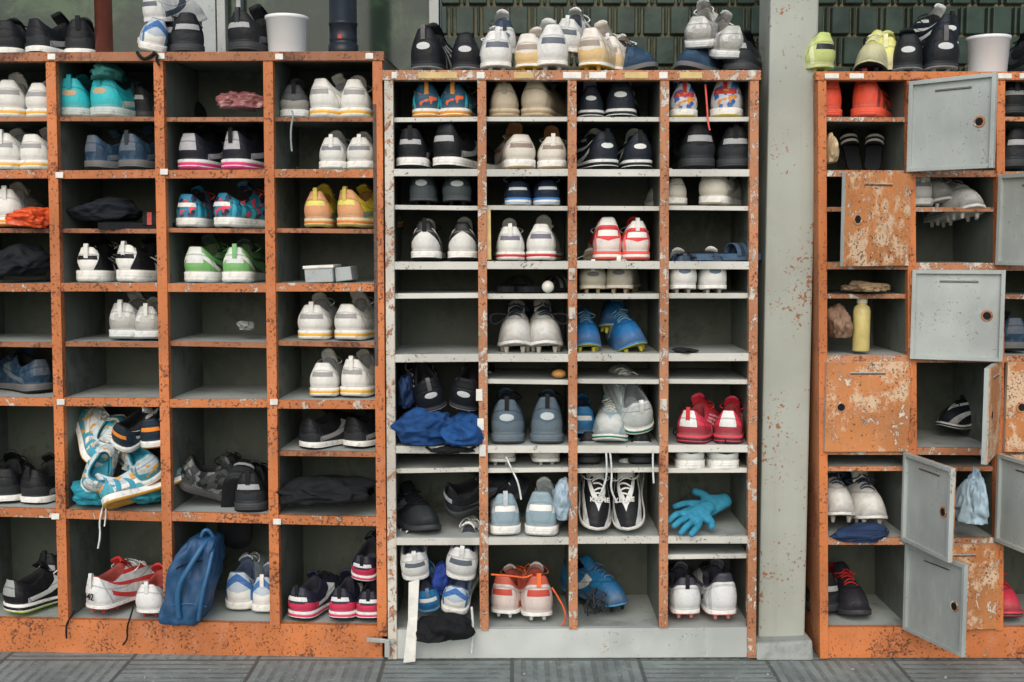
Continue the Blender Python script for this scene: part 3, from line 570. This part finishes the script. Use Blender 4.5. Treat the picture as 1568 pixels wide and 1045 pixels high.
# ---- right cabinet
S=lambda px,sy,c,**k: sh('R',px,sy,c,**k)
S(1274,179,'redOr',s=.95,yaw=-4);S(1322,179,'redOr',s=1.08,yaw=28)
S(1293,826,'whCl',t=1,s=1.08,d=0,yaw=2,dz=.04);S(1341,826,'whCl',t=1,s=1.04,d=0,yaw=-2,dz=.03)
S(1268,958,'black',d=.08,yaw=-10);S(1316,960,'dkRed',t=1,s=1.02,d=.03,yaw=-3)
S(1412,317,'wh',s=.95,d=.05);S(1495,326,'whSt',t=1,s=1.0,d=-.02,yaw=-6,pitch=-6,dz=-.01);S(1456,318,'whSt',t=1,s=.95,d=.06,yaw=-14)
S(1438,680,'blkStr',s=.9,d=.16,yaw=60,t=1,dz=.01)
S(1552,958,'redPk',t=1,s=1.05,d=0)
S(1555,543,'navy',s=1.0,d=.05);S(1560,259,'black',s=1.05);S(1556,176,'blkAll',s=1.0)
Z=109
S(1266,Z,'lime',d=.02,yaw=-22,s=1.06);S(1326,Z,'limeY',d=.0,yaw=28,s=1.02,t=1);S(1390,Z,'blkCl',d=.04,yaw=18,s=1.05);S(1447,Z,'blkCl',d=.02,yaw=2,s=1.12)
shp('R',1452,50,'blkStr',.08,10,0,8,s=1.0);S(1355,Z,'limeY',d=.08,yaw=18,s=1.0)
S(1600,Z,'black',d=.05);
# ------------------------------------------------------------------ other objects
def cloth(name,rk,px,py,d,size,col,seed,rough=.85,amp=.30,freq=1.5,rot=0,mat=None,shape=None):
    p=bp(px,py,rk,d); bm=bmesh.new(); bmesh.ops.create_icosphere(bm,subdivisions=5,radius=1)
    rd=lambda q:1-2.4*math.sqrt(noise.noise(q)**2+.004)
    for v in bm.verts:
        c=v.co.copy(); q=c*freq+Vector((seed*3.1,seed*1.7,seed))
        q=q+Vector((noise.noise(q*1.1),noise.noise(q*1.1+Vector((5,5,5))),noise.noise(q*1.1+Vector((11,2,7)))))*.45
        k_=1+amp*(.55*rd(q)+.2*rd(q*2.3+Vector((9,1,4)))-.5)+.5*noise.noise(c*.9+Vector((seed,2,seed)))
        c=c*k_
        if c.z<-.6: c.x*=1+.25*min(1,(-.6-c.z)*2); c.z=-.6+(c.z+.6)*.12
        if shape: c=shape(c)
        v.co=Vector((c.x*size[0],c.y*size[1],c.z*size[2]))
    me=bpy.data.meshes.new(name); bm.to_mesh(me); bm.free()
    for f_ in me.polygons: f_.use_smooth=True
    me.materials.append(mat or plain(name+'_fabric',col,rough,40,.35,.4))
    ob=bpy.data.objects.new(name,me); sc.collection.objects.link(ob); ob.location=p; ob.rotation_euler=(0,rad(rot),0); return ob
cloth('teal_cloth','L',165,113,.10,(.05,.08,.04),(.02,.16,.14),1)
wedge=lambda c: Vector((c.x,c.y,c.z*(.62+.38*c.x) if c.z>0 else c.z))
cloth('orange_bag','L',42,333,.01,(.068,.05,.044),(.80,.10,.02),2,rough=.4,amp=.4,shape=wedge,rot=8)
cloth('dark_bag','L',25,405,.08,(.10,.09,.06),(.012,.015,.019),3)
cloth('dark_bag','L',165,325,.12,(.12,.1,.045),(.012,.015,.022),4)
cloth('plastic_bag','L',372,158,.10,(.075,.07,.036),(.30,.12,.12),5,rough=.2,amp=.5)
cloth('teal_cloth','L',150,755,.06,(.085,.09,.04),(.015,.27,.36),6);cloth('teal_cloth','L',215,758,.08,(.08,.08,.035),(.02,.30,.38),7)
cloth('black_bag','L',500,752,.06,(.145,.12,.045),(.010,.012,.014),8,amp=.3)
cloth('blue_cloth_bag','C',650,655,.06,(.10,.11,.07),(.005,.06,.21),9);cloth('blue_cloth_bag','C',705,662,.05,(.075,.09,.055),(.005,.075,.26),10)
cloth('dark_blue_cloth','C',622,605,.08,(.03,.08,.06),(.005,.03,.10),31)
cloth('black_cloth','C',680,962,-.04,(.085,.07,.05),(.008,.009,.011),11)
cloth('blue_cloth','C',676,890,.06,(.03,.06,.06),(.01,.04,.25),32)
cloth('light_blue_cloth','C',862,768,.06,(.032,.08,.075),(.36,.48,.56),12,amp=.3)
cloth('blue_cloth','R',1318,818,.03,(.09,.06,.028),(.012,.035,.10),13)
taper=lambda c: Vector((c.x*(1.0-.35*c.z),c.y*(1.0-.3*c.z),c.z))
cloth('light_blue_bag','R',1490,765,-.04,(.043,.055,.11),(.34,.48,.56),14,amp=.4,rough=.45,shape=taper)
cloth('tan_cloth','R',1284,498,.06,(.035,.06,.062),(.28,.17,.11),15)
cloth('brown_cloth','R',1325,440,.03,(.07,.07,.018),(.32,.22,.12),16,amp=.5)
cloth('tan_bag','R',1273,232,.03,(.018,.05,.055),(.62,.48,.28),17,amp=.15)
cloth('crumpled_paper','L',377,500,.12,(.028,.03,.018),(.28,.30,.28),18)
cloth('dark_cloth','C',1080,392,.10,(.09,.08,.014),(.012,.014,.018),19);cloth('dark_cloth','C',690,688,.02,(.07,.06,.014),(.01,.011,.012),20)
cloth('dark_cloth','C',1048,537,.04,(.036,.05,.009),(.02,.02,.022),21)
cloth('dark_cloth','R',1560,300,.1,(.04,.06,.04),(.02,.03,.05),23)
def lathe(name,rk,px,sy,d,prof,m,N=32,z=None,parent=None):
    z=bp(px,sy,rk).z if z is None else z; p=bp(px,sy,rk,d); b=MB()
    for r,h in prof:
        for k_ in range(N): a=2*math.pi*k_/N; b.v.append((p.x+r*math.cos(a),p.y+r*math.sin(a),z+h))
    for j_ in range(len(prof)-1):
        for k_ in range(N): b.f.append((j_*N+k_,j_*N+(k_+1)%N,(j_+1)*N+(k_+1)%N,(j_+1)*N+k_)); b.m.append(b.mi(m if not isinstance(m,list) else m[j_]))
    b.f.append(tuple(range(N))); b.m.append(0); b.f.append(tuple((len(prof)-1)*N+k_ for k_ in range(N))); b.m.append(len(b.mats)-1 if isinstance(m,list) else 0)
    ob=b.build(name,0,True,parent)
    for p_ in ob.data.polygons:
        if len(p_.vertices)>4: p_.use_smooth=False
    return ob
m_pot=plain('white_plastic',(.80,.81,.81),.35,8,.08,.05)
pot=[(.054,0),(.057,.002),(.064,.112),(.067,.113),(.067,.123),(.064,.124),(.060,.12),(.055,.02)]
lathe('flower_pot','L',440,80,.10,pot,m_pot); lathe('flower_pot','R',1512,109,.10,[(r*.98,h*.95) for r,h in pot],m_pot)
m_bp=plain('brown_pipe_paint',(.20,.05,.03),.45); m_kp=plain('dark_pipe',(.018,.024,.032),.35); m_rd=plain('red_tape',(.5,.02,.02),.5)
lathe('drain_pipe','L',160,80,.14,[(.027,0),(.027,.6),(.030,.6),(.030,.64),(.027,.64),(.027,1.3)],m_bp)
dp=lathe('drain_pipe','L',526,78,.14,[(.047,0),(.047,.04),(.043,.041),(.043,.05),(.0435,.051),(.0435,.06),(.043,.061),(.043,.10),(.045,.101),(.045,.108),(.043,.109),(.043,1.3)],m_kp)
pp=bp(520,56,'L',.095); box('red_label',pp.x-.006,pp.x+.006,pp.y,pp.y+.004,pp.z-.006,pp.z+.006,m_rd,parent=dp)
m_yb=plain('yellow_bottle_plastic',(.64,.53,.20),.35); m_wl=plain('bottle_cap',(.7,.66,.5),.4)
lathe('water_bottle','R',1318,540,.05,[(.024,0),(.026,.003),(.026,.125),(.023,.138),(.014,.145),(.014,.148),(.016,.149),(.016,.17),(.012,.173)],[m_yb]*5+[m_wl]*3)
lathe('white_ball','C',839,450,.05,[(.004,0)]+[(.019*math.sin(a),.019-.019*math.cos(a)) for a in [x*math.pi/10 for x in range(1,10)]]+[(.004,.038)],m_lab)
m_wood=plain('orange_wood',(.5,.25,.07),.5)
lathe('wooden_ball','C',856,583,.06,[(.004,0)]+[(.023*math.sin(a),.014-.014*math.cos(a)) for a in [x*math.pi/10 for x in range(1,10)]]+[(.004,.028)],m_wood)
m_cb=dirtmat('grey_plastic',(.36,.40,.40),(.28,.3,.3),10)
b=MB(); b.quadpx('L',[(461,412),(505,410),(506,433),(463,434)],.04,.16,m_cb); b.quadpx('L',[(506,411),(531,409),(534,430),(508,433)],.06,.18,m_cb); b.quadpx('L',[(459,408),(507,406),(507,411),(459,413)],.035,.165,m_lab); b.build('small_carton',.003)
def slide(rk,px,sy,d,yaw,pitch,c1,c2,s=1,nm='slide_sandal',dz=0):
    z=bp(px,sy,rk).z+dz; p=bp(px,sy,rk,d); L_=.27; n=24; b=MB(); ma,mb_=fab(c1),fab(c2)
    def pt(i): t=i/n*2*math.pi; yn=(1-math.cos(t))/2; s_=1 if t<=math.pi else -1; return (s_*tab(WT,yn)*.042,yn*L_)
    for h in (0,.022):
        for i in range(n): x,y=pt(i); b.v.append((x,y,h))
    b.f.append(tuple(reversed(range(n)))); b.m.append(b.mi(ma)); b.f.append(tuple(n+i for i in range(n))); b.m.append(0)
    for i in range(n): b.f.append((i,(i+1)%n,n+(i+1)%n,n+i)); b.m.append(0)
    o0=len(b.v); K_=10
    for j_ in range(6):
        y=.15+.075*j_/5
        for i in range(K_): a=math.pi*i/(K_-1); b.v.append((.048*math.cos(a),y,.015+.045*math.sin(a)))
    for j_ in range(5):
        for i in range(K_-1): b.f.append((o0+j_*K_+i,o0+j_*K_+i+1,o0+(j_+1)*K_+i+1,o0+(j_+1)*K_+i)); b.m.append(b.mi(mb_ if j_%2 else ma))
    ob=b.build(nm,0); so=ob.modifiers.new('t','SOLIDIFY'); so.thickness=.003
    ob.matrix_world=Matrix.Translation((p.x,p.y,z+.002))@Matrix.Rotation(rad(-yaw),4,'Z')@Matrix.Rotation(rad(pitch),4,'X')@Matrix.Scale(s,4)
slide('C',770,450,.06,20,0,K,(.15,.15,.15),.8);slide('C',795,450,.06,55,0,K,(.15,.15,.15),.8)
slide('R',1308,262,.16,-8,62,K,W_,.6);slide('R',1336,262,.14,22,58,K,W_,.6)
slide('L',150,352,.03,75,0,K,(.5,.08,.06),.9)
slide('C',1060,400,.04,70,0,(.06,.12,.2),(.03,.05,.08),.9)
# backpack
bpk=bpy.data.objects.new('backpack',None); sc.collection.objects.link(bpk); p0=bp(300,952,'L',.05); bpk.location=(p0.x,p0.y,bp(300,955,'L').z)
m_bl=plain('backpack_nylon',(.015,.075,.18),.6,18,.4,.5); m_bl2=plain('backpack_trim',(.025,.12,.26),.5)
bm=bmesh.new(); bmesh.ops.create_cube(bm,size=1); bmesh.ops.subdivide_edges(bm,edges=bm.edges,cuts=22,use_grid_fill=True)
for v in bm.verts:
    c=v.co*2; l=max(1e-6,(abs(c.x)**7+abs(c.y)**7+abs(c.z)**7)**(1/7)); c=c/l
    w=1-.42*max(0,c.z)**1.5+.06*c.z; q=Vector((c.x*1.4,c.y*1.4,c.z*2.2+c.x)); nn=(1-abs(noise.noise(q*1.2+Vector((4,4,4))))*2.4)*.07+(1-abs(noise.noise(q*2.8))*2.4)*.035+noise.noise(c*1.1)*.15
    v.co=Vector((c.x*.072*w*(1+nn),c.y*.07*(1+nn*1.3),c.z*.138*(1+nn*.25)))
    v.co.x+=.065*(v.co.z/.135)*.6; v.co.z+=.135
me=bpy.data.meshes.new('body'); bm.to_mesh(me); bm.free(); me.materials.append(m_bl)
for f_ in me.polygons: f_.use_smooth=True
ob=bpy.data.objects.new('body',me); sc.collection.objects.link(ob); ob.parent=bpk
def tube(name,pts,r,m,parent=None):
    cu=bpy.data.curves.new(name,'CURVE'); cu.dimensions='3D'; sp=cu.splines.new('NURBS'); sp.points.add(len(pts)-1); sp.order_u=3; sp.use_endpoint_u=True
    for q,pp in zip(sp.points,pts): q.co=(*pp,1)
    cu.bevel_depth=r; cu.bevel_resolution=2; cu.materials.append(m)
    ob=bpy.data.objects.new(name,cu); sc.collection.objects.link(ob); ob.parent=parent; return ob
tube('strap',[(-.03,-.078,.03),(-.035,-.10,.12),(.02,-.10,.21),(.06,-.06,.28),(.07,.0,.26)],.009,m_bl2,bpk)
tube('strap',[(.03,-.075,.02),(.045,-.095,.10),(.07,-.085,.19),(.075,-.05,.25)],.007,m_bl2,bpk)
tube('handle',[(.03,-.03,.262),(.035,-.035,.295),(.06,-.03,.30),(.07,-.02,.265)],.006,m_bl2,bpk)
tube('zip',[(-.07,-.055,.10),(-.055,-.078,.17),(-.01,-.082,.205),(.045,-.075,.21)],.0028,fab(K),bpk)
tube('pocket_seam',[(-.075,-.06,.06),(-.02,-.084,.075),(.02,-.084,.075),(.055,-.07,.06)],.0025,m_bl2,bpk)
def lace(rk,pts,r,col,d=-.012):
    return tube('shoelace',[bp(x,y,rk,dd if dd is not None else d) for x,y,dd in [(q+(None,))[:3] for q in pts]],r,fab(col))
lace('L',[(158,775,.02),(156,782,-.01),(152,800),(154,822),(150,840)],.003,W2);lace('L',[(162,775,.02),(163,785,-.012),(160,806)],.0025,W2)
lace('L',[(114,935,.0),(108,945,-.02),(100,960),(102,978)],.003,K);lace('L',[(204,930,.0),(200,945,-.02),(194,962),(196,980),(188,988)],.003,K)
lace('L',[(235,80,-.005),(243,84,-.02),(238,92),(244,100)],.004,K);lace('L',[(210,80,-.005),(214,88,-.02),(224,92),(236,82,-.01)],.005,K)
lace('L',[(447,170,.0),(450,177,-.01),(446,190),(445,215),(447,232)],.003,GY)
lace('C',[(845,900,.0),(862,925,-.0),(868,950,.01),(860,958,.02)],.003,(.8,.14,.03));lace('C',[(752,880,.0),(785,882,.0),(806,886,-.0),(815,880,0)],.003,(.8,.14,.03))
lace('C',[(928,692,-.01),(930,720,-.01),(926,745,-.01),(915,765,.0)],.003,W2);lace('C',[(934,692,-.01),(938,725,-.01),(934,752,-.01),(945,770,.0)],.003,W2)
lace('C',[(1000,690,-.01),(999,715,-.01),(1001,740,-.01)],.003,W2)
lace('C',[(1080,130,.03),(1083,165,.0),(1084,190,-.01),(1087,200,-.01)],.003,CO)
lace('C',[(775,700,.02),(785,722,0),(795,742,-.01),(798,765,-.01)],.003,W2)
for i in range(6):
    pts=[(890+random.random()*45,895+random.random()*50,random.uniform(.02,.12)) for _ in range(7)]; lace('C',pts,.0025,DG)
for a in ((752,487),(868,487)):
    x=a[0]; sg=1 if x<800 else -1
    lace('C',[(x+sg*22,482,.03),(x,478,.0),(x-sg*2,495,-.01),(x+sg*10,498,.0),(x+sg*20,488,.02)],.0028,K)
lace('C',[(722,930,-.03),(726,960,-.03),(722,1000,-.03)],.004,W2)
b=MB(); b.quadpx('C',[(628,885),(644,880),(641,940),(627,942)],-.050,-.047,m_lab); b.quadpx('C',[(627,941),(641,939),(638,1004),(620,1006)],-.052,-.049,m_lab); b.build('white_strap')
tube('sandal_strap',[bp(x,y,'C',-.005) for x,y in ((652,684),(662,694),(690,686),(715,692),(728,684))],.004,fab(K))
b=MB(); b.quadpx('C',[(743,320),(751,320),(752,398),(744,398)],.01,.03,m_laby); b.build('wooden_slat')
b=MB(); b.quadpx('C',[(562,974),(605,978),(605,984),(562,981)],-.015,-.008,m_al); b.quadpx('C',[(590,976),(598,977),(598,1004),(590,1003)],-.022,-.016,m_al); b.build('latch_bar',.002)
def glove(px,py,d,Y,Zv,s=1.15,mir=1):
    m=fab((.03,.27,.42)); me=bpy.data.meshes.new('work_glove'); bm=bmesh.new(); sk=bm.verts.layers.skin.verify()
    def vt(p,r,fl=.7): v=bm.verts.new((p[0]*mir,p[1],p[2])); v[sk].radius=(r,r*fl); return v
    w0=vt((0,-.03,0),.026); w=vt((0,0,0),.024); pl=vt((0,.045,.0),.034,.5); kn=vt((0,.072,0),.034,.4)
    for a,b_ in ((w0,w),(w,pl),(pl,kn)): bm.edges.new((a,b_))
    pl[sk].use_root=True
    for x,l,cz in ((-.033,.055,.018),(-.011,.072,.006),(.011,.07,.014),(.033,.058,.004)):
        a=vt((x,.094,0),.0105,1); c=vt((x*1.15,.094+l*.5,.004),.0105,1); e=vt((x*1.25,.094+l*.97,-cz),.009,1)
        for p_,q_ in ((kn,a),(a,c),(c,e)): bm.edges.new((p_,q_))
    a=vt((.045,.04,0),.013,1); c=vt((.066,.068,.004),.011,1); bm.edges.new((pl,a)); bm.edges.new((a,c))
    bm.to_mesh(me); bm.free(); me.materials.append(m); ob=bpy.data.objects.new('work_glove',me); sc.collection.objects.link(ob)
    ob.modifiers.new('s','SKIN').use_smooth_shade=True; q=ob.modifiers.new('ss','SUBSURF'); q.levels=2;q.render_levels=2
    Y=Vector(Y).normalized(); Zv=Vector(Zv); X=Y.cross(Zv).normalized(); Zv=X.cross(Y)
    Mx=Matrix((X,Y,Zv)).transposed().to_4x4(); ob.matrix_world=Matrix.Translation(bp(px,py,'C',d))@Mx@Matrix.Scale(s,4)
glove(1106,768,.16,(-.8,-.35,-.22),(0,-.75,.7),1.1);glove(1082,778,.10,(-.55,-.6,-.18),(.1,-.6,.8),1.05,-1)
def txt(s,ob,loc,rot,size,col):
    cu=bpy.data.curves.new('printed_mark','FONT'); cu.body=s; cu.size=size; cu.align_x='CENTER'; cu.extrude=.0006; cu.offset=.0005; cu.materials.append(fab(col)); t=bpy.data.objects.new('printed_mark',cu); sc.collection.objects.link(t); t.parent=ob; t.location=loc; t.rotation_euler=rot
txt('442',o442,(0,-.0085,.045),(rad(88),0,0),.026,K)
for ob in kel: txt('KELME',ob,(0,.226,.079),(rad(24),0,math.pi),.021,W_)
bm=bmesh.new()
for i in range(70):
    x=random.uniform(-1.6,1.6); y=random.uniform(-.6,-.02); r=random.uniform(.002,.006)
    g=bmesh.ops.create_icosphere(bm,subdivisions=1,radius=r,matrix=Matrix.Translation((x,y,r*.4))@Matrix.Scale(random.uniform(.4,1),4,(0,0,1)))
    for v in g['verts']: v.co+=Vector((random.uniform(-1,1),random.uniform(-1,1),0))*r*.3
me=bpy.data.meshes.new('gravel'); bm.to_mesh(me); bm.free(); me.materials.append(m_conc); ob=bpy.data.objects.new('gravel',me); sc.collection.objects.link(ob)
# ------------------------------------------------------------------ light
w=bpy.data.worlds.new("World"); sc.world=w; w.use_nodes=True; nt=w.node_tree
sky=nt.nodes.new('ShaderNodeTexSky'); sky.sky_type='NISHITA'; sky.sun_disc=False; sky.sun_elevation=rad(38); sky.sun_rotation=rad(190); sky.dust_density=3
nt.links.new(sky.outputs[0],nt.nodes['Background'].inputs[0]); nt.nodes['Background'].inputs[1].default_value=.15
sd_=bpy.data.lights.new('sun','SUN'); sd_.energy=1.5; sd_.angle=rad(60); sd_.color=(1,.97,.92)
so=bpy.data.objects.new('sun',sd_); sc.collection.objects.link(so)
dirv=Vector((.12,.8,-.60)); so.rotation_euler=dirv.to_track_quat('-Z','Y').to_euler()
print('shoes',cnt)
